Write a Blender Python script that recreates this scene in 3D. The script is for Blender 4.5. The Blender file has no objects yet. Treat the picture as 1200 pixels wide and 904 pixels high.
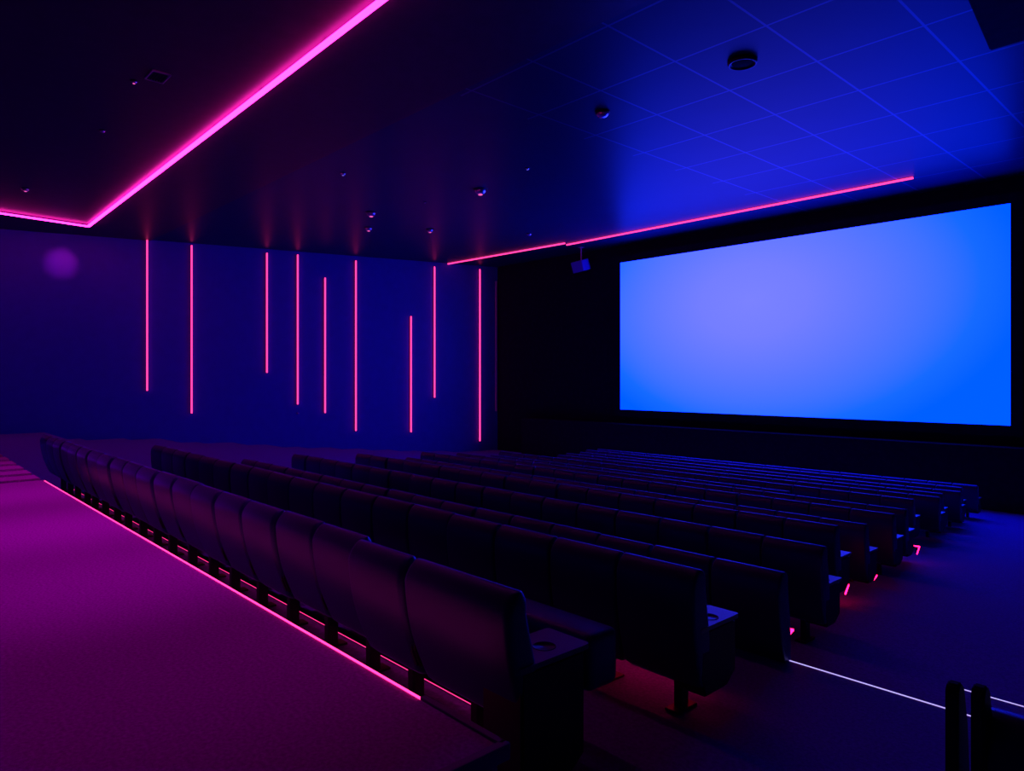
import bpy, bmesh, math, random
from mathutils import Vector
random.seed(4)
C = bpy.context.scene.collection
PI = math.pi

# ------------------------------------------------------------------ camera geometry
F, HY, VX = 820.0, 443.0, 756.0
D = math.hypot(F, VX)
SX, CX = VX / D, F / D            # world X seen from the camera: (SX, -CX); world Y: (CX, SX)
EYE = 1.365                       # eye height over the walkway carpet

def world(xc, zc, h):
    return Vector((SX * xc - CX * zc, CX * xc + SX * zc, EYE - h))
def ph(x, y, h):                  # point at depth h under the eye
    zc = F * h / (y - HY)
    return world((x - 600) / F * zc, zc, h)
def py(x, y, Y):                  # point on the vertical plane at distance Y
    zc = F * Y / (CX * (x + 156))
    return world((x - 600) / F * zc, zc, (y - HY) * zc / F)

# ------------------------------------------------------------------ helpers
def link(name, bm, mats, parent=None, loc=(0, 0, 0), smooth=False):
    me = bpy.data.meshes.new(name)
    bmesh.ops.recalc_face_normals(bm, faces=bm.faces)
    bm.to_mesh(me); bm.free()
    for m in (mats if isinstance(mats, (list, tuple)) else [mats]):
        me.materials.append(m)
    if smooth:
        for p in me.polygons: p.use_smooth = True
    o = bpy.data.objects.new(name, me); C.objects.link(o)
    o.parent = parent; o.location = loc
    return o
def tag(o, label, cat, group=None):
    o['label'] = label; o['category'] = cat
    if group: o['group'] = group
    return o
def thing(name, label, cat, loc=(0, 0, 0), rz=0, group=None):
    o = bpy.data.objects.new(name, None); C.objects.link(o)
    o.empty_display_size = .1
    o.location = loc; o.rotation_euler = (0, 0, rz)
    return tag(o, label, cat, group)
def struct(name, bm, m, **k):
    o = link(name, bm, m, **k); o['kind'] = 'structure'
    return o
def box(bm, x0, x1, y0, y1, z0, z1, bev=0, seg=2):
    vs = [bm.verts.new((x, y, z)) for x in (x0, x1) for y in (y0, y1) for z in (z0, z1)]
    fs = [(0, 1, 3, 2), (4, 6, 7, 5), (0, 4, 5, 1), (2, 3, 7, 6), (0, 2, 6, 4), (1, 5, 7, 3)]
    faces = [bm.faces.new([vs[i] for i in f]) for f in fs]
    if bev:
        es = list({e for f in faces for e in f.edges})
        bmesh.ops.bevel(bm, geom=es, offset=bev, segments=seg, profile=.5, affect='EDGES')
    return bm
def prism(bm, pts, z0, z1):       # vertical prism over a plan polygon
    a = [bm.verts.new((p[0], p[1], z0)) for p in pts]
    b = [bm.verts.new((p[0], p[1], z1)) for p in pts]
    n = len(pts)
    bm.faces.new(a); bm.faces.new(b)
    for i in range(n): bm.faces.new((a[i], a[(i + 1) % n], b[(i + 1) % n], b[i]))
    return bm
def rrect(w, t, r, n=5):
    r = min(r, w / 2 - 1e-4, t / 2 - 1e-4)
    pts = []
    for cx, cy, a0 in ((w/2 - r, t/2 - r, 0), (-w/2 + r, t/2 - r, PI/2), (-w/2 + r, -t/2 + r, PI), (w/2 - r, -t/2 + r, 1.5 * PI)):
        for i in range(n + 1):
            a = a0 + PI / 2 * i / n
            pts.append((cx + r * math.cos(a), cy + r * math.sin(a)))
    return pts
def loft(bm, levels, xo=0, r=.05):    # levels: (z, ycentre, width, thickness)
    rings = []
    for z, yc, w, t in levels:
        rings.append([bm.verts.new((xo + x, yc + y, z)) for x, y in rrect(w, t, r)])
    n = len(rings[0])
    for a, b in zip(rings, rings[1:]):
        for i in range(n): bm.faces.new((a[i], a[(i + 1) % n], b[(i + 1) % n], b[i]))
    bm.faces.new(rings[0]); bm.faces.new(rings[-1])
    return bm
def lathe(bm, prof, c=(0, 0, 0), n=24):
    rings = [[bm.verts.new((c[0] + r * math.cos(2*PI*i/n), c[1] + r * math.sin(2*PI*i/n), c[2] + z)) for i in range(n)] for r, z in prof]
    for a, b in zip(rings, rings[1:]):
        for i in range(n): bm.faces.new((a[i], a[(i + 1) % n], b[(i + 1) % n], b[i]))
    bm.faces.new(rings[0]); bm.faces.new(rings[-1])
    return bm
def beam(bm, p, q, w, h):         # square bar from p to q
    p, q = Vector(p), Vector(q); d = (q - p).normalized()
    up = Vector((0, 0, 1)) if abs(d.z) < .9 else Vector((1, 0, 0))
    s = d.cross(up).normalized(); u = s.cross(d).normalized()
    vs = [bm.verts.new(e + s * a * w / 2 + u * b * h / 2) for e in (p, q) for a, b in ((-1, -1), (1, -1), (1, 1), (-1, 1))]
    for f in ((0, 1, 2, 3), (4, 7, 6, 5), (0, 4, 5, 1), (1, 5, 6, 2), (2, 6, 7, 3), (3, 7, 4, 0)):
        bm.faces.new([vs[i] for i in f])
    return bm

# ------------------------------------------------------------------ materials
def mat(name, col, rough=.6, noise=0, nscale=40, bump=0, bscale=200, sheen=0, sheencol=(1, 1, 1), metal=0, spec=.5):
    m = bpy.data.materials.new(name); m.use_nodes = True
    nt = m.node_tree; b = nt.nodes['Principled BSDF']
    b.inputs['Base Color'].default_value = (*col, 1)
    b.inputs['Roughness'].default_value = rough
    b.inputs['Metallic'].default_value = metal
    b.inputs['Specular IOR Level'].default_value = spec
    if sheen:
        b.inputs['Sheen Weight'].default_value = sheen
        b.inputs['Sheen Roughness'].default_value = .32
        b.inputs['Sheen Tint'].default_value = (*sheencol, 1)
    tc = nt.nodes.new('ShaderNodeTexCoord')
    if noise:
        n = nt.nodes.new('ShaderNodeTexNoise'); n.inputs['Scale'].default_value = nscale; n.inputs['Detail'].default_value = 6
        r = nt.nodes.new('ShaderNodeMapRange'); r.inputs['To Min'].default_value = 1 - noise; r.inputs['To Max'].default_value = 1 + noise
        r.inputs['From Min'].default_value = .3; r.inputs['From Max'].default_value = .7
        mx = nt.nodes.new('ShaderNodeVectorMath'); mx.operation = 'SCALE'; mx.inputs[0].default_value = col
        nt.links.new(tc.outputs['Object'], n.inputs['Vector']); nt.links.new(n.outputs['Fac'], r.inputs['Value'])
        nt.links.new(r.outputs['Result'], mx.inputs['Scale']); nt.links.new(mx.outputs[0], b.inputs['Base Color'])
    if bump:
        n = nt.nodes.new('ShaderNodeTexNoise'); n.inputs['Scale'].default_value = bscale; n.inputs['Detail'].default_value = 3
        bp = nt.nodes.new('ShaderNodeBump'); bp.inputs['Strength'].default_value = bump; bp.inputs['Distance'].default_value = .01
        nt.links.new(tc.outputs['Object'], n.inputs['Vector']); nt.links.new(n.outputs['Fac'], bp.inputs['Height'])
        nt.links.new(bp.outputs['Normal'], b.inputs['Normal'])
    return m
def emit(name, col, s=1):
    m = bpy.data.materials.new(name); m.use_nodes = True
    nt = m.node_tree; nt.nodes.remove(nt.nodes['Principled BSDF'])
    e = nt.nodes.new('ShaderNodeEmission'); e.inputs['Color'].default_value = (*col, 1); e.inputs['Strength'].default_value = s
    nt.links.new(e.outputs[0], nt.nodes['Material Output'].inputs['Surface'])
    return m

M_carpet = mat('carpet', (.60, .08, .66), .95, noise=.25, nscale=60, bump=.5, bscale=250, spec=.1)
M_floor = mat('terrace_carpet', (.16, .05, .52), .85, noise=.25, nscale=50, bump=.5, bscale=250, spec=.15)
M_wall = mat('wall_paint', (.03, .02, .50), .48, noise=.06, nscale=3, bump=.08, bscale=120, spec=.7)
M_black = mat('black_wall', (.006, .008, .035), .9, noise=.2, nscale=5, spec=.08)
M_drape = mat('stage_black', (.008, .008, .03), .8, noise=.2, nscale=8, spec=.15)
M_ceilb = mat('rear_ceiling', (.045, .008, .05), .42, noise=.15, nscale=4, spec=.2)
M_fab = mat('seat_fabric', (.009, .003, .05), .42, noise=.25, nscale=120, bump=.2, bscale=500, sheen=1, sheencol=(.20, .14, 1), spec=.5)
_b = M_fab.node_tree.nodes['Principled BSDF']; _b.inputs['IOR'].default_value = 2.2; _b.inputs['Specular Tint'].default_value = (.22, .25, 1, 1)
M_plast = mat('console_plastic', (.02, .018, .04), .5, bump=.05, bscale=300, spec=.3)
M_tray = mat('tray_top', (.10, .07, .22), .42, noise=.1, nscale=80, spec=.6)
M_cab = mat('speaker_cabinet', (.05, .06, .6), .5)
M_metal = mat('dark_metal', (.03, .03, .05), .4, metal=.7)
M_chrome = mat('bright_metal', (.9, .85, .9), .3, metal=1)
M_trim = mat('corner_trim', (.35, .35, .6), .35, spec=.6)
M_edge = mat('step_edge', (.2, .12, .3), .4, spec=.6)
M_cove = emit('magenta_light', (12, .19, 5.2))
M_bar = emit('pink_light', (2.6, .09, .6))
M_under = emit('underseat_light', (14, .06, .95))
M_under1 = emit('back_row_light', (1.6, .05, .4))
M_edgel = emit('edge_light', (3.5, .11, .75))
M_glint = emit('pink_glint', (.9, .12, .5))  # pink reflection on downlight lenses, put in as emission
M_glintb = emit('blue_glint', (.2, .15, .8))  # bluish reflection on downlight lenses, put in as emission
M_nose = emit('step_light', (.55, .42, 1.1))

# tiled ceiling: faint lighter grid
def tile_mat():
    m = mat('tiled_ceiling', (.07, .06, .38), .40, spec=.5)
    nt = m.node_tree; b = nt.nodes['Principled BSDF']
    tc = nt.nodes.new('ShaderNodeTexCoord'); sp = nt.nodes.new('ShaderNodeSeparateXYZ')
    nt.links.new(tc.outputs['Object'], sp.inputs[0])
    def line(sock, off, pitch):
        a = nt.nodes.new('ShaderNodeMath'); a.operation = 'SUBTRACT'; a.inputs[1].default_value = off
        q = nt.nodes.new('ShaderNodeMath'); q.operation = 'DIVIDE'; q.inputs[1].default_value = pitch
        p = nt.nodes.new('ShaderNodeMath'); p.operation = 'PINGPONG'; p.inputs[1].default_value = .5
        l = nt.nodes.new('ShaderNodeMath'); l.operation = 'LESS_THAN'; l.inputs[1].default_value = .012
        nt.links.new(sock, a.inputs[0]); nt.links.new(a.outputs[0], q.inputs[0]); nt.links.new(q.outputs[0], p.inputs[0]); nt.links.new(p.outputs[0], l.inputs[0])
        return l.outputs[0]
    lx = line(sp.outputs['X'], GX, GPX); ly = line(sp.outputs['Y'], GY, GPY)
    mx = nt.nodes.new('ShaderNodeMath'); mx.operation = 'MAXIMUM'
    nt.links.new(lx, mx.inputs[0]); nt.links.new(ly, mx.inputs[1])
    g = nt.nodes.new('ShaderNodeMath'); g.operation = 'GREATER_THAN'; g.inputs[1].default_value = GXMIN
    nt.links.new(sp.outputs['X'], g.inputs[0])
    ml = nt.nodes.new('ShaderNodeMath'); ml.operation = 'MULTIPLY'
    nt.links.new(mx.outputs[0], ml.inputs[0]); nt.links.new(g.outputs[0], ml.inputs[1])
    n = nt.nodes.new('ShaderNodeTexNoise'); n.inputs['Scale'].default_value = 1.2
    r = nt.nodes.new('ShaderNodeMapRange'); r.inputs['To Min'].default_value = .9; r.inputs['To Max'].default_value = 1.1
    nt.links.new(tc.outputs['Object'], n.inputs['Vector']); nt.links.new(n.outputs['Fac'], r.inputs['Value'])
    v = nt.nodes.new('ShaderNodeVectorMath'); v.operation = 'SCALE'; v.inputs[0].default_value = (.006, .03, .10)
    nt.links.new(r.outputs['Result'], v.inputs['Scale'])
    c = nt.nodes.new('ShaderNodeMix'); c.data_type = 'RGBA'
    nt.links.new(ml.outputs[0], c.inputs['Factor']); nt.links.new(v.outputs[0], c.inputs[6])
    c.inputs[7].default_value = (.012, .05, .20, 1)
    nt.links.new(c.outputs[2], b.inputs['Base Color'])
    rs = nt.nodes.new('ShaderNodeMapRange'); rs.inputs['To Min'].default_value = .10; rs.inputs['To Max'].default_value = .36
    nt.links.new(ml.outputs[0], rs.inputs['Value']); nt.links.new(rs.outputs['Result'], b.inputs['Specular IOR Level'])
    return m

HC = 5.54                                   # ceiling over the eye
ZC = EYE + HC
YW = CX * HC / .1755                        # front wall
# tile grid read off the ceiling
g1 = ph(1005, 105, -HC); g2 = ph(753.7, 178.5, -HC)
GX = g1.x; GPX = (g1.x - g2.x) / 3.0
GY = ph(911.8, 133.5, -HC).y; GPY = GY - ph(857.7, 105.3, -HC).y
GXMIN = ph(712, 162, -HC).x - .4
M_tile = tile_mat()

# ------------------------------------------------------------------ rows
RY0, RS = 2.04, 1.3
rows = []   # right px, left px, ratio
for i, (xr, xl, ra) in enumerate([(605, 45, .334), (813, 180, .2365), (913, 277, .2165), (963, 348, .1785), (978, 413, .1543),
        (1014, 470, .1477), (1046.7, 497, .1335), (1061, 535, .1275), (923, 577, .1237), (1070, 588, .1165), (1100, 655, .1118),
        (1104, 665, .108), (1125, 675, .1044), (1127, 690, .1003), (1145, 700, .0974)]):
    Y = RY0 + RS * i
    rows.append(dict(Y=Y, ht=ra * Y / CX, xr=py(xr, 500, Y).x, xl=py(xl, 500, Y).x))
SEATH = .93
for r in rows: r['fl'] = r['ht'] + SEATH
rows[0]['fl'] = rows[0]['ht'] + .93

# ------------------------------------------------------------------ floor
YE = 1.724                                   # walkway edge
XR_W = py(583, 870, YE).x                   # walkway right corner
XL_W = py(50, 570, YE).x
XL_ALL, XR_ALL, YB = -30.5, 7.0, -4.0
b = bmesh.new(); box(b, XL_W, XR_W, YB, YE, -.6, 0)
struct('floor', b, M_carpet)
# low steps continuing the walkway on the left
b = bmesh.new()
ns = 9; x1 = XL_W
for i in range(ns):
    w = .44
    x0 = x1 - w if i < ns - 1 else -27
    box(b, x0, x1, YB, YE - .03 * (i + 1), -.6, .028 * (i + 1)); x1 = x0
struct('floor_steps', b, M_carpet)
# terraces
def ledge(k): return {1: 3.2, 3: 5.93}.get(k, rows[k]['Y'] + .16)
prof = [(YB, -rows[0]['fl'] + EYE)]
for k, r in enumerate(rows):
    if k: prof.append((ledge(k), EYE - rows[k - 1]['fl'])); prof.append((ledge(k), EYE - r['fl']))
prof.append((YW + .3, EYE - rows[-1]['fl']))
b = bmesh.new()
ring = [(y, z) for y, z in prof] + [(YW + .3, -3.2), (YB, -3.2)]
A = [b.verts.new((XL_ALL, y, z)) for y, z in ring]; B = [b.verts.new((XR_ALL, y, z)) for y, z in ring]
b.faces.new(A); b.faces.new(B)
for i in range(len(ring)):
    j = (i + 1) % len(ring); b.faces.new((A[i], A[j], B[j], B[i]))
bmesh.ops.triangulate(b, faces=[f for f in b.faces if len(f.verts) > 4])
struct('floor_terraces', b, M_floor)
ZLOW = EYE - rows[-1]['fl']

# ------------------------------------------------------------------ walls, ceiling
corner = ph(583, 313.3, -HC); corner.y = YW
wa = ph(172, 281, -HC); wb = ph(508, 312, -HC)
dirw = (Vector((corner.x, corner.y)) - Vector((wa.x, wa.y))).normalized()
back = Vector((wa.x, wa.y)) - dirw * ((wa.y - YB) / dirw.y)
nrm = Vector((dirw.y, -dirw.x))             # into the room
def wallpt(x, y=None, z=None):              # where the ray through pixel column x meets the left wall
    d = Vector((SX * (x - 600) / F - CX, CX * (x - 600) / F + SX))
    # solve t*d = back + s*dirw
    det = d.x * (-dirw.y) + dirw.x * d.y
    t = (back.x * (-dirw.y) + dirw.x * back.y) / det
    p = d * t
    return Vector((p.x, p.y, EYE - (y - HY) * t / F if y is not None else z))
b = bmesh.new()
prism(b, [(back.x, back.y), (corner.x, corner.y), (corner.x - .3 * nrm.x, corner.y + .3), (back.x - .3 * nrm.x, back.y - .3)], -3.2, ZC + .3)
struct('wall_left', b, M_wall)
b = bmesh.new(); box(b, corner.x - .6, XR_ALL, YW, YW + .3, -3.2, ZC + .3)
struct('wall_front', b, M_black)
b = bmesh.new(); box(b, -33, XR_ALL, YB - .3, YB, -3.2, ZC + .3)
struct('wall_back', b, M_black)
b = bmesh.new(); box(b, XR_ALL, XR_ALL + .3, YB, YW + .3, -3.2, ZC + .3)
struct('wall_right', b, M_drape)
YS = ph(344, 200, -HC).y                    # where the plain ceiling meets the tiled one
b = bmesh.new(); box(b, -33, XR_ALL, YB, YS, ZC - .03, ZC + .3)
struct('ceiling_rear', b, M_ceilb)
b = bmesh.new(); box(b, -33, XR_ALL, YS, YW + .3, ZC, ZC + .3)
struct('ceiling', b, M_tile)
# lit corner strip at the end of the left wall
p = wallpt(580.8, 330); q = wallpt(580.8, 482)
b = bmesh.new(); beam(b, (p.x + .07 * nrm.x, p.y + .07 * nrm.y, q.z), (p.x + .07 * nrm.x, p.y + .07 * nrm.y, p.z), .07, .07)
struct('trim_1', b, M_trim)

# ------------------------------------------------------------------ screen
YSN = YW - .30
pa, pb_ = py(727, 308, YSN), py(1184.5, 238.5, YSN); pc, pd = py(727, 480, YSN), py(1184.5, 499, YSN)
zt, zb = (pa.z + pb_.z) / 2, (pc.z + pd.z) / 2
sc_t = thing('cinema_screen', 'huge glowing blue cinema screen on the black front wall', 'screen', ((pa.x + pb_.x) / 2, YSN, zb))
W, H = pb_.x - pa.x, zt - zb
b = bmesh.new(); box(b, -W/2, W/2, 0, .04, 0, H)
m = bpy.data.materials.new('projection'); m.use_nodes = True
nt = m.node_tree; nt.nodes.remove(nt.nodes['Principled BSDF'])
tc = nt.nodes.new('ShaderNodeTexCoord'); mp = nt.nodes.new('ShaderNodeMapping')
cpt = py(880, 352, YSN)
mp.vector_type = 'POINT'
mp.inputs['Location'].default_value = (-(cpt.x - (pa.x + pb_.x) / 2) / (W * .60), 0, -(cpt.z - zb) / (H * .84))
mp.inputs['Scale'].default_value = (1 / (W * .60), 0, 1 / (H * .84))
ln = nt.nodes.new('ShaderNodeVectorMath'); ln.operation = 'LENGTH'
cr = nt.nodes.new('ShaderNodeValToRGB')
els = cr.color_ramp.elements
def E(pos, c):
    e = els.new(pos); e.color = (*c, 1)
els[0].position = 0; els[0].color = (.20, .225, 1, 1)
els[1].position = 1; els[1].color = (0.0, .115, .93, 1)
E(.25, (.175, .21, 1)); E(.5, (.11, .185, 1)); E(.72, (.05, .165, 1)); E(.86, (.008, .145, .97))
em = nt.nodes.new('ShaderNodeEmission')
SCREEN_B = 7.5
sep = nt.nodes.new('ShaderNodeSeparateColor'); cmb = nt.nodes.new('ShaderNodeCombineColor')
mb = nt.nodes.new('ShaderNodeMath'); mb.operation = 'MULTIPLY'; mb.inputs[1].default_value = SCREEN_B
nt.links.new(tc.outputs['Object'], mp.inputs['Vector']); nt.links.new(mp.outputs[0], ln.inputs[0]); nt.links.new(ln.outputs['Value'], cr.inputs['Fac'])
nt.links.new(cr.outputs['Color'], sep.inputs[0]); nt.links.new(sep.outputs[0], cmb.inputs[0]); nt.links.new(sep.outputs[1], cmb.inputs[1])
nt.links.new(sep.outputs[2], mb.inputs[0]); nt.links.new(mb.outputs[0], cmb.inputs[2])
nt.links.new(cmb.outputs[0], em.inputs['Color']); nt.links.new(em.outputs[0], nt.nodes['Material Output'].inputs['Surface'])
link('projection_surface', b, m, sc_t)
b = bmesh.new(); t_ = .28
box(b, -W/2 - t_, W/2 + t_, -.03, .10, H, H + t_); box(b, -W/2 - t_, W/2 + t_, -.03, .10, -t_, 0)
box(b, -W/2 - t_, -W/2, -.03, .10, 0, H); box(b, W/2, W/2 + t_, -.03, .10, 0, H)
link('frame', b, M_black, sc_t)
b = bmesh.new(); box(b, -W/2, W/2, .05, .29, .1, H - .1)
link('backing', b, M_black, sc_t)
# low stage front under the screen
sp_ = py(611, 490, YW - .75); 
b = bmesh.new(); box(b, sp_.x, XR_ALL - .2, YW - .75, YW - .01, ZLOW, sp_.z, .02)
tag(link('stage', b, M_drape), 'low black stage front running beneath the cinema screen', 'stage')

# ------------------------------------------------------------------ light lines
def lightbar(name, label, cat, p, q, w, mtl, group=None, housing=True, off=None):
    p, q = Vector(p), Vector(q)
    t = thing(name, label, cat, tuple((p + q) / 2), 0, group)
    c = (p + q) / 2
    b = bmesh.new(); beam(b, p - c, q - c, w, w); link('diffuser', b, mtl, t)
    if housing and off is not None:
        b = bmesh.new(); beam(b, p - c + off, q - c + off, w * .8, w * .8); link('channel', b, M_metal, t)
    return t
# big magenta line: one L-shaped lamp hung close under the rear ceiling
zc_ = ZC - .10; hh = -(zc_ - EYE)
P0 = ph(103.5, 265.5, hh); P1 = ph(450, -1.5, hh); P2 = ph(0, 250, hh)
dA = (P1 - P0).normalized(); P1e = P0 + dA * ((P1 - P0).length + 3.4)
dB = (P2 - P0).normalized(); P2e = P0 + dB * ((P0.y - YB - .5) / -dB.y)
t = thing('ceiling_light_line', 'long magenta light line bent at a corner under the rear ceiling', 'light', tuple(P0))
b = bmesh.new(); beam(b, (0, 0, 0), P1e - P0, .085, .045); beam(b, (0, 0, 0), P2e - P0, .085, .045); link('diffuser', b, M_cove, t)
b = bmesh.new()
for q in (P1e - P0, P2e - P0):
    n_ = int(q.length / 2.5)
    for i in range(n_ + 1):
        c_ = q * (i / n_); beam(b, c_ + Vector((0, 0, .02)), c_ + Vector((0, 0, .07)), .02, .02)
link('hanger', b, M_metal, t)
# pink lines on the front ceiling
zc2 = ZC - .03; h2 = -(zc2 - EYE)
for (x0, y0, x1, y1, lab) in ((509, 312.3, 662, 285.3, 'shorter pink light line across the front ceiling, starting at the left wall'),
                              (664, 287.2, 1070, 208.6, 'longer pink light line across the front ceiling, above the screen')):
    lightbar('ceiling_light_strip', lab, 'light', ph(x0, y0, h2), ph(x1, y1, h2), .05, M_bar)
# vertical bars
bars = [(172.5, 281, 458), (224.5, 288, 484.5), (312.5, 297, 437), (348.5, 299, 474), (380.5, 326, 484), (416.5, 306, 505), (481, 371, 506.5), (508.5, 313, 466), (561.5, 316, 517)]
blab = ['first from the back', 'second from the back', 'third from the back, short', 'fourth from the back', 'fifth from the back, lower than its neighbours',
        'sixth from the back, tall', 'seventh from the back, the lowest hung', 'eighth from the back, meeting the ceiling line', 'tall, nearest the black front wall']
for (x, y0, y1), l in zip(bars, blab):
    p, q = wallpt(x, y0), wallpt(x, y1)
    p.z = min(p.z, ZC - .01)
    o3 = Vector((nrm.x, nrm.y, 0))
    lightbar('wall_light_bar', 'pink vertical light bar on the left wall, ' + l, 'light', p + o3 * .09, q + o3 * .09, .05, M_bar,
             'vertical light bars on the left wall', True, -o3 * .05)
# walkway edge light
xe = py(492, 820, YE).x
b = bmesh.new(); box(b, XL_W + .1, xe, YE, YE + .009, -.03, .006)
tag(link('floor_edge_light', b, M_edgel), 'long pink light strip along the edge of the purple carpeted walkway', 'light')
b = bmesh.new(); box(b, xe, XR_W + .02, YE, YE + .03, -.05, .012, .004); box(b, XR_W, XR_W + .04, -2.5, YE + .03, -.05, .012, .004)
struct('trim_2', b, M_edge)
# step nosing lights in the aisle
for k, xpx, lab in ((2, 925, 'thin white step light crossing the aisle floor beside the third row'), (3, 1110, 'thin white step light crossing the aisle, one step lower, behind the posts')):
    Yk = ledge(k); x0 = py(xpx, 700, Yk).x
    b = bmesh.new(); zz = EYE - rows[k - 1]['fl']
    box(b, x0, 3.5, Yk - .002, Yk + .008, zz - .008, zz + .004)
    tag(link('step_light', b, M_nose), lab, 'light')

# ------------------------------------------------------------------ seats
PITCH = .56
def backrest_bm(bottom, w, wl, rad=.045, lean_=.07):
    b = bmesh.new()
    H_ = SEATH; L = []
    n = 9
    for i in range(n + 1):
        u = i / n; z = bottom + .05 + (H_ - .10 - bottom - .05) * u
        lean = lean_ * (1 - u) ** 1.3
        ww = wl + (w - wl) * min(1, u * 2.2) ** .6
        L.append((z, .075 + lean, ww, .11 + .035 * math.sin(PI * u) + .02 * u))
    z0, y0, w0, t0 = L[0]
    low = [(z0 - .045 , y0 + .03, w0 - .09, t0 * .35), (z0 - .032, y0 + .02, w0 - .04, t0 * .7)]
    z1, y1, w1, t1 = L[-1]
    top = []
    for a in (15, 30, 45, 60, 72, 84):
        s, c = math.sin(math.radians(a)), math.cos(math.radians(a))
        top.append((z1 + .098 * s, y1 + .02 * s, w1 - min(.05, rad) * (1 - c), t1 * (.1 + .9 * c)))
    loft(b, low + L + top, r=rad)
    return b
def cushion_bm(d=.60):
    b = bmesh.new(); box(b, -.265, .135, .16, d, .36, .50, .04, 3); return b
def footrest_bm(xe=.265):
    b = bmesh.new(); box(b, -.265, xe, .61, .84, .30, .585, .04, 3); return b
def leg_bm():
    b = bmesh.new(); box(b, -.028, .028, .26, .34, 0.01, .30, .008); box(b, -.05, .05, .2, .40, 0, .016, .005); return b
def frame_bm(d=.58):
    b = bmesh.new(); box(b, -.25, .15, .2, d, .28, .36, .02); return b
def console_bm(w, low, dep=.50):
    b = bmesh.new()
    pr = [(.09, low + .10), (.13, low), (dep - .1, low), (dep, low + .07), (dep, .575), (.09, .575)]
    a = [b.verts.new((-w/2, y, z)) for y, z in pr]; c = [b.verts.new((w/2, y, z)) for y, z in pr]
    b.faces.new(a); b.faces.new(c)
    for i in range(len(pr)):
        j = (i + 1) % len(pr); b.faces.new((a[i], a[j], c[j], c[i]))
    bmesh.ops.bevel(b, geom=list(b.edges), offset=.012, segments=2, affect='EDGES')
    return b
def tray_bm(w, dep=.50):
    b = bmesh.new(); cx, cy, r, n = w * .08, dep - .16, min(.055, w * .32), 24
    out = rrect(w + .01, dep - .04, .02, 5)
    y0 = .07 + (dep - .04) / 2
    # order both loops by angle
    op = [(x, y + y0) for x, y in out]
    op.sort(key=lambda p: math.atan2(p[1] - cy, p[0] - cx))
    ins = [(cx + r * math.cos(-PI + 2*PI*(i + .5)/n), cy + r * math.sin(-PI + 2*PI*(i + .5)/n)) for i in range(n)]
    z = .60
    O = [b.verts.new((x, y, z)) for x, y in op]; O2 = [b.verts.new((x, y, z - .025)) for x, y in op]
    I = [b.verts.new((x, y, z)) for x, y in ins]; I2 = [b.verts.new((x, y, z - .07)) for x, y in ins]
    for k in range(n):
        j = (k + 1) % n
        b.faces.new((O[k], O[j], I[j], I[k])); b.faces.new((O[k], O2[k], O2[j], O[j])); b.faces.new((I[k], I[j], I2[j], I2[k]))
    b.faces.new(O2); 
    return b
def cup_bm(w, dep=.50):
    b = bmesh.new(); r = min(.055, w * .32)
    lathe(b, [(r + .002, .600), (r + .001, .602), (r - .002, .602), (r - .004, .54), (.001, .54)], (w * .08, dep - .16, 0), 20); return b
def knob_bm():
    b = bmesh.new(); lathe(b, [(.03, 0), (.034, .012), (.03, .028), (.012, .036)], (-.01, .17, .6), 16); return b

def proto(name, bottom, bw, taper, rad, extra, armw, armlow, dep, endc, foot):
    root = bpy.data.objects.new('cinema_chair', None); root.empty_display_size = .1
    parts, kids, a = [], [], None
    parts.append(link('backrest', backrest_bm(bottom, bw, bw - taper, rad, .12 if foot else .07), M_fab, root, (extra / 2, 0, 0), True))
    parts.append(link('seat_cushion', cushion_bm(.60 if armw else .33), M_fab, root, (0, 0, 0), True))
    if foot: parts.append(link('footrest', footrest_bm(.265 + (.20 if extra else 0)), M_fab, root, (0, 0, 0), True))
    parts.append(link('seat_frame', frame_bm(.58 if armw else .31), M_metal, root))
    parts.append(link('leg', leg_bm(), M_plast, root))
    if armw:
        a = link('armrest', console_bm(armw, armlow, dep), M_plast, root, (PITCH / 2 - armw / 2 - .006 + extra, 0, 0)); parts.append(a)
        kids = [link('tray', tray_bm(armw, dep), M_tray, a), link('cup_holder', cup_bm(armw, dep), M_plast, a, smooth=True)]
        if endc:
            kids.append(link('button', knob_bm(), M_plast, a, smooth=True))
            a['label'] = 'wide end console with cup holder'
    for p in parts + kids: C.objects.unlink(p)
    return (root, parts, {a.name: kids} if a else {})
def place(pr, loc, rz, label, group, tilt=0):
    root, parts, kids = pr
    r = root.copy(); C.objects.link(r); r.location = loc; r.rotation_euler = (0, 0, rz)
    r.name = 'cinema_chair'
    tag(r, label, 'chair', group)
    for p in parts:
        c = p.copy(); C.objects.link(c); c.parent = r; c.name = p.name.split('.')[0]
        if tilt and c.name == 'backrest': c.rotation_euler.x = tilt
        for g in kids.get(p.name, []):
            d = g.copy(); C.objects.link(d); d.parent = c; d.name = g.name.split('.')[0]
    return r
P_mid = proto('mid', .22, .550, .012, .02, 0, .12, .32, .36, False, False)
P_end = proto('end', .22, .550, .012, .02, 0, .2, .20, .46, True, False)
P_short = proto('short', .22, .550, .012, .02, 0, .2, .22, .39, True, False)
P_bare = proto('bare', .22, .550, .012, .02, 0, 0, 0, 0, False, False)
P_mid1 = proto('mid1', .262, .552, .035, .04, 0, .12, .34, .50, False, True)
P_end1 = proto('end1', .262, .80, .035, .04, .26, .27, .02, .50, True, True)

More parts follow.
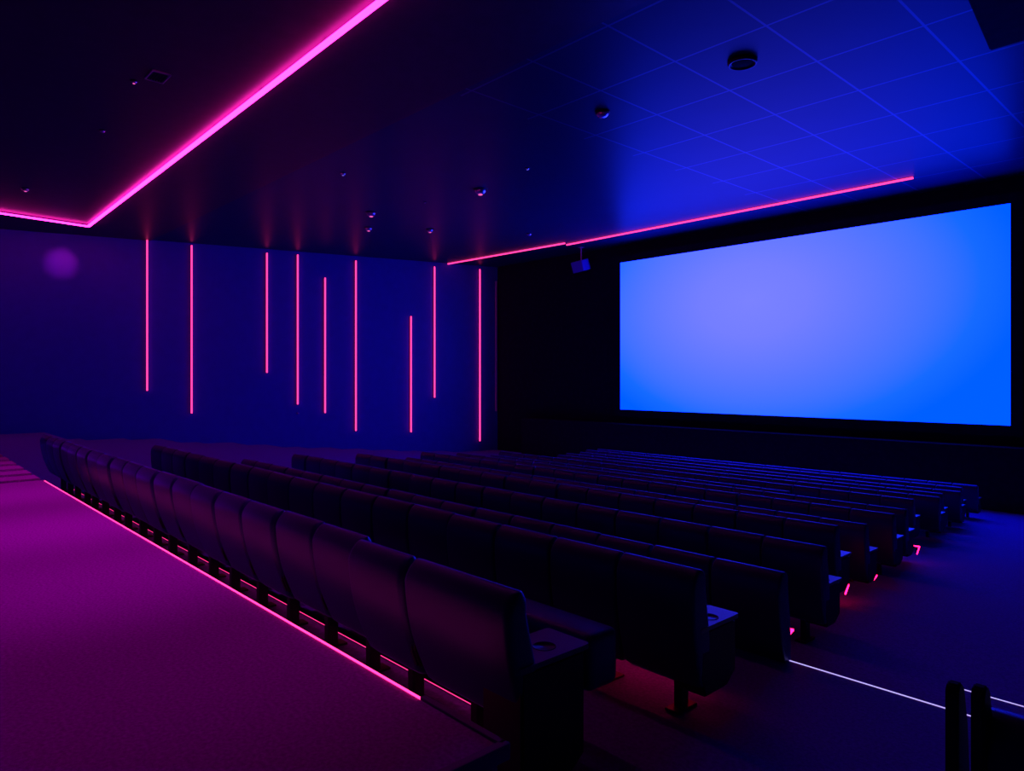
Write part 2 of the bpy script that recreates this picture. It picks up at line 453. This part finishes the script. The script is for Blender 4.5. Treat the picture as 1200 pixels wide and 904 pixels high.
UN = ['', 'first', 'second', 'third', 'fourth', 'fifth', 'sixth', 'seventh', 'eighth', 'ninth', 'tenth', 'eleventh', 'twelfth', 'thirteenth',
      'fourteenth', 'fifteenth', 'sixteenth', 'seventeenth', 'eighteenth', 'nineteenth', 'twentieth']
def ordn(n):
    if n <= 20: return UN[n]
    return ('twenty-' if n < 30 else 'thirty-') + (UN[n % 10] if n % 10 else '') if n % 10 else 'thirtieth'
for k, r in enumerate(rows):
    n = max(1, round((r['xr'] - r['xl'] - (.26 if k == 0 else 0)) / PITCH))
    rowname = 'back row' if k == 0 else 'front row' if k == len(rows) - 1 else ordn(k + 1) + ' row from back'
    x = r['xr']
    for j in range(n):
        first = j == 0
        if k == 0: pr = P_end1 if first else P_mid1
        else: pr = (P_end if k == 1 else P_bare if k == 2 else P_short) if first else P_mid
        if k == 0 and first: xc = x - .26 - PITCH / 2; x -= PITCH + .26
        else: xc = x - PITCH / 2; x -= PITCH
        tilt = random.uniform(-.012, .012)
        dy = random.uniform(-.012, .012)
        if k == 0 and j < 2: dy = -.05; tilt = .02
        if k == 0 and j >= 2: dy += .015
        pos = ordn(j + 1) + ' from the aisle' if j else 'at the aisle end' + ('' if k == 2 else ' with a wide cup-holder console')
        lab = ('dark seat %s, %s' % (pos, rowname)) if j else ('dark seat %s, %s' % (pos, rowname))
        place(pr, (xc, r['Y'] + dy, EYE - r['fl']), 0, lab, 'cinema seats in the ' + rowname, tilt)
        if j == n - 1: r['xle'] = x
# under-seat light strips
for k, dy, mx_, my_, drop in ((0, .45, None, .03, 0), (1, .62, None, .25, 0), (2, .36, 930, 739, .05), (4, .62, 995, 686, .11), (5, .62, 1028, 675, .06), (7, .62, 1078, 641, .12)):
    r = rows[k]; Yk = r['Y'] + dy
    if mx_ is None: x1 = r['xr'] - .34; z = EYE - r['fl'] + my_
    else:
        e = py(mx_, my_, Yk); x1, z = e.x, e.z
    t_ = .004 if k == 0 else .007
    xl_ = x1 - .07 if k == 2 else r['xle'] + .05
    b = bmesh.new(); box(b, xl_, x1, -t_, t_, -t_, t_)
    if drop:
        beam(b, (x1 - .006, 0, 0), (x1 - .04, 0, -drop), .013, .013)
    t = tag(link('seat_light_strip', b, M_under if k else M_under1, loc=(0, Yk, z)),
        ('short pink light strip under the aisle end of the ' if k == 2 else 'thin pink light strip under the seats of the ') + ('back row' if k == 0 else ordn(k + 1) + ' row from back'), 'light')
    b = bmesh.new(); xe_ = x1 - (.05 if k == 2 else .22) if drop else x1
    box(b, xl_, xe_, .014, .022, -.07 if k else -.02, .022); box(b, xl_, xe_, -.02, .014, .014, .022)
    link('channel', b, M_plast, t)  # added shield keeping the strip's light off the next row's backs

# seat across the aisle, cut by the frame
Y = 2.0
xa = py(1107, 800, Y); xb = py(1153, 840, Y)
zf = EYE - rows[0]['fl']
t = thing('cinema_chair', 'dark seat across the aisle with two upright rounded side panels', 'chair', (xb.x + .25, Y, zf))
b = backrest_bm(.25, .56, .52)
for v in b.verts: v.co.z *= (xb.z - .01 - zf) / SEATH
link('backrest', b, M_fab, t, smooth=True)
b = cushion_bm(); link('seat_cushion', b, M_fab, t, smooth=True)
link('leg', leg_bm(), M_metal, t)
for xpx, yt, lo in ((1107, 800, .026), (1137, 804, .026)):
    pp = py(xpx, yt, Y)
    b = bmesh.new(); pr = []
    zt_ = pp.z - zf
    pts = [(0.0, .01), (0.0, zt_ - .02), (.012, zt_ - .004), (.035, zt_), (.055, zt_ - .02), (.085, zt_ - .12), (.095, zt_ - .25), (.095, .01)]
    a = [b.verts.new((0, y, z)) for y, z in pts]; c = [b.verts.new((.03, y, z)) for y, z in pts]
    b.faces.new(a); b.faces.new(c)
    for i in range(len(pts)):
        j = (i + 1) % len(pts); b.faces.new((a[i], a[j], c[j], c[i]))
    bmesh.ops.bevel(b, geom=[e for e in b.edges], offset=.005, segments=2, affect='EDGES')
    link('side_panel', b, M_plast, t, (pp.x - (xb.x + .25), 0, 0))

# ------------------------------------------------------------------ ceiling fittings
def fitting(x, y, r, kind, lab, glint=None):
    zz = ZC if ph(x, y, -HC).y > YS else ZC - .03
    p = ph(x, y, -(zz - EYE)); p.z = zz
    if kind == 'dome':
        t = thing('smoke_detector', lab, 'detector', tuple(p))
        b = bmesh.new(); lathe(b, [(r, 0), (r, -.03), (r * .92, -.045)], n=28); link('base', b, M_plast, t, smooth=True)
        b = bmesh.new(); lathe(b, [(r * .8, -.04), (r * .78, -.07), (r * .6, -.10), (r * .3, -.115), (.002, -.118)], n=28); link('dome', b, M_chrome, t, smooth=True)
    elif kind == 'speaker':
        t = thing('ceiling_speaker', lab, 'speaker', tuple(p))
        b = bmesh.new(); lathe(b, [(r, 0), (r, -.05), (r * .93, -.075), (r * .86, -.075), (r * .84, -.05)], n=36); link('rim', b, M_metal, t, smooth=True)
        b = bmesh.new(); lathe(b, [(r * .84, -.045), (r * .6, -.055), (.002, -.065)], n=36); link('grille', b, M_black, t, smooth=True)
    else:
        t = thing('downlight', lab, 'downlight', tuple(p), group=None)
        b = bmesh.new(); lathe(b, [(r, 0), (r, -.012), (r * .85, -.022), (r * .7, -.012), (r * .66, -.001)], n=24); link('rim', b, M_metal, t, smooth=True)
        b = bmesh.new(); lathe(b, [(r * .75, -.002), (r * .7, -r * .35), (r * .5, -r * .6), (r * .25, -r * .7), (.002, -r * .73)], n=20); link('lens', b, M_chrome, t, smooth=True)
        if glint:
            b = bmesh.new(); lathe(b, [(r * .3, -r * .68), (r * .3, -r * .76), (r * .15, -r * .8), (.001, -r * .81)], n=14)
            link('glint_bead', b, glint, t, smooth=True)  # glowing bead added to imitate a glint on the lens
fitting(706, 131, .155, 'dome', 'small shiny domed detector on the ceiling left of the tile grid')
fitting(870, 71, .25, 'speaker', 'round black speaker on the blue tiled ceiling')
for x, y, r, l in ((30, 221, .12, 'tiny glinting downlight nearest the left end of the magenta line'),
                   (120, 153, .07, 'tiny downlight on the black rear ceiling below the rectangular vent'),
                   (157, 95, .07, 'tiny glinting downlight just left of the rectangular ceiling vent'),
                   (402, 203, .09, 'tiny bluish downlight on the dark ceiling right of the magenta line'),
                   (435, 249, .2, 'brightest pink downlight of the pair over the tall wall bar'),
                   (432, 267, .17, 'lower pink downlight of the pair over the tall wall bar'),
                   (504, 269, .16, 'small pink downlight above the start of the ceiling strip'),
                   (563, 222, .22, 'wide pink downlight in the middle of the dark ceiling'),
                   (618, 197, .07, 'faint tiny downlight left of the domed detector'),
                   (498, 237, .05, 'barely visible dark downlight between the pink ones'),
                   (620, 274, .12, 'dark unlit downlight just above the shorter pink ceiling line')):
    fitting(x, y, r, 'down', l, {30: M_glint, 157: M_glint, 435: M_glint, 432: M_glint, 504: M_glint, 563: M_glint, 402: M_glintb, 618: M_glintb}.get(x))
# rectangular vent
p = ph(185, 89, -(HC - .03)); p.z = ZC - .03
t = thing('ceiling_vent', 'thin rectangular vent in the black rear ceiling', 'vent', tuple(p))
b = bmesh.new()
box(b, -.24, .24, -.16, -.14, -.03, 0); box(b, -.24, .24, .14, .16, -.03, 0); box(b, -.24, -.22, -.14, .14, -.03, 0); box(b, .22, .24, -.14, .14, -.03, 0)
link('frame', b, M_chrome, t)
b = bmesh.new()
for i in range(6): box(b, -.22, .22, -.12 + i * .045, -.11 + i * .045, -.02, -.004)
link('slats', b, M_plast, t)
# hung loudspeaker left of the screen
p = ph(681, 290, -HC); p.z = ZC
t = thing('wall_speaker', 'boxy loudspeaker hung from the ceiling left of the screen', 'speaker', tuple(p))
b = bmesh.new(); beam(b, (0, 0, 0), (0, 0, -.55), .04, .04); box(b, -.1, .1, -.1, .1, -.02, 0); link('bracket', b, M_trim, t)
b = bmesh.new()
pr = [(-.36, -.22), (.16, -.30), (.36, -.06), (.30, .22), (-.30, .22)]
prism(b, pr, -.26, .20); bmesh.ops.bevel(b, geom=list(b.edges), offset=.015, segments=2, affect='EDGES')
o = link('cabinet', b, M_cab, t, (0, 0, -.75)); o.rotation_euler = (math.radians(14), math.radians(-10), math.radians(20))
# black housing at the top right, hung under the ceiling
hb = -(HC - .45)
q1 = ph(1160, 60, hb); q0 = ph(1134, 0, hb)
b = bmesh.new(); dq = (q0 - q1).normalized()
pl = [(0, 0), (2.0, -.05), (2.0 + dq.x * 2.2, dq.y * 2.2), (dq.x * 2.2, dq.y * 2.2)]
prism(b, pl, 0, .38); bmesh.ops.bevel(b, geom=list(b.edges), offset=.02, segments=2, affect='EDGES')
t = thing('projector_housing', 'big black box hung under the tiled ceiling at the upper right', 'housing', tuple(q1))
link('case', b, M_black, t)
b = bmesh.new()
for fx in (.5, 1.5): beam(b, (fx, -.6, .37), (fx, -.6, .45), .05, .05)
link('hanger', b, M_metal, t)
# small wall socket below the fourth bar
p = wallpt(349, 484.5) + Vector((nrm.x, nrm.y, 0)) * .02
b = bmesh.new(); lathe(b, [(.05, -.03), (.055, 0), (.03, .03)], n=14)
tag(link('wall_button', b, M_chrome, loc=tuple(p)), 'tiny bright stud on the left wall below the fourth light bar', 'stud')

# a spotlight making the round purple pool high on the left wall
p = wallpt(71, 308); src = p + Vector((nrm.x, nrm.y, 0)) * 3.2 + Vector((0, 0, 1.4))
src.z = min(src.z, ZC - .25)
L = bpy.data.lights.new('spotlight', 'SPOT'); L.energy = 160; L.color = (1, .02, .8); L.spot_size = math.radians(24); L.spot_blend = 1; L.shadow_soft_size = .05
lo = bpy.data.objects.new('spotlight', L); C.objects.link(lo); lo.location = src
lo.rotation_euler = (p - src).to_track_quat('-Z', 'Y').to_euler()

# added unseen spots, without fittings, brightening the walkway carpet and back-row tops
for i, xx in enumerate((-4.2, -6.3, -8.5, -11.2)):
    L = bpy.data.lights.new('walkway_fill', 'SPOT'); L.energy = (150, 360, 390, 400)[i]; L.color = (.95, .0, 1)
    L.spot_size = math.radians(40); L.spot_blend = 1; L.shadow_soft_size = .08
    lo = bpy.data.objects.new('walkway_fill', L); C.objects.link(lo); lo.location = (xx, 2.35, ZC - .12); lo.rotation_euler = (-math.radians(9), 0, 0)

# ------------------------------------------------------------------ camera, world, colour
cam = bpy.data.cameras.new('camera'); co = bpy.data.objects.new('camera', cam); C.objects.link(co)
cam.sensor_fit = 'HORIZONTAL'; cam.sensor_width = 36; cam.lens = F / 1200 * 36
cam.shift_y = -(452 - HY) / 1200
co.location = (0, 0, EYE); co.rotation_euler = (PI / 2, 0, math.atan2(CX, SX))
cam.clip_end = 200; cam.clip_start = .05
bpy.context.scene.camera = co
w = bpy.data.worlds.new('world'); bpy.context.scene.world = w; w.use_nodes = True
w.node_tree.nodes['Background'].inputs['Color'].default_value = (0, 0, 0, 1)
s = bpy.context.scene
s.view_settings.view_transform = 'Standard'; s.view_settings.look = 'None'
s.view_settings.exposure = 0; s.view_settings.gamma = 1; s.view_settings.use_curve_mapping = False
s.cycles.use_denoising = True
s.cycles.max_bounces = 6
s.cycles.sample_clamp_indirect = 5
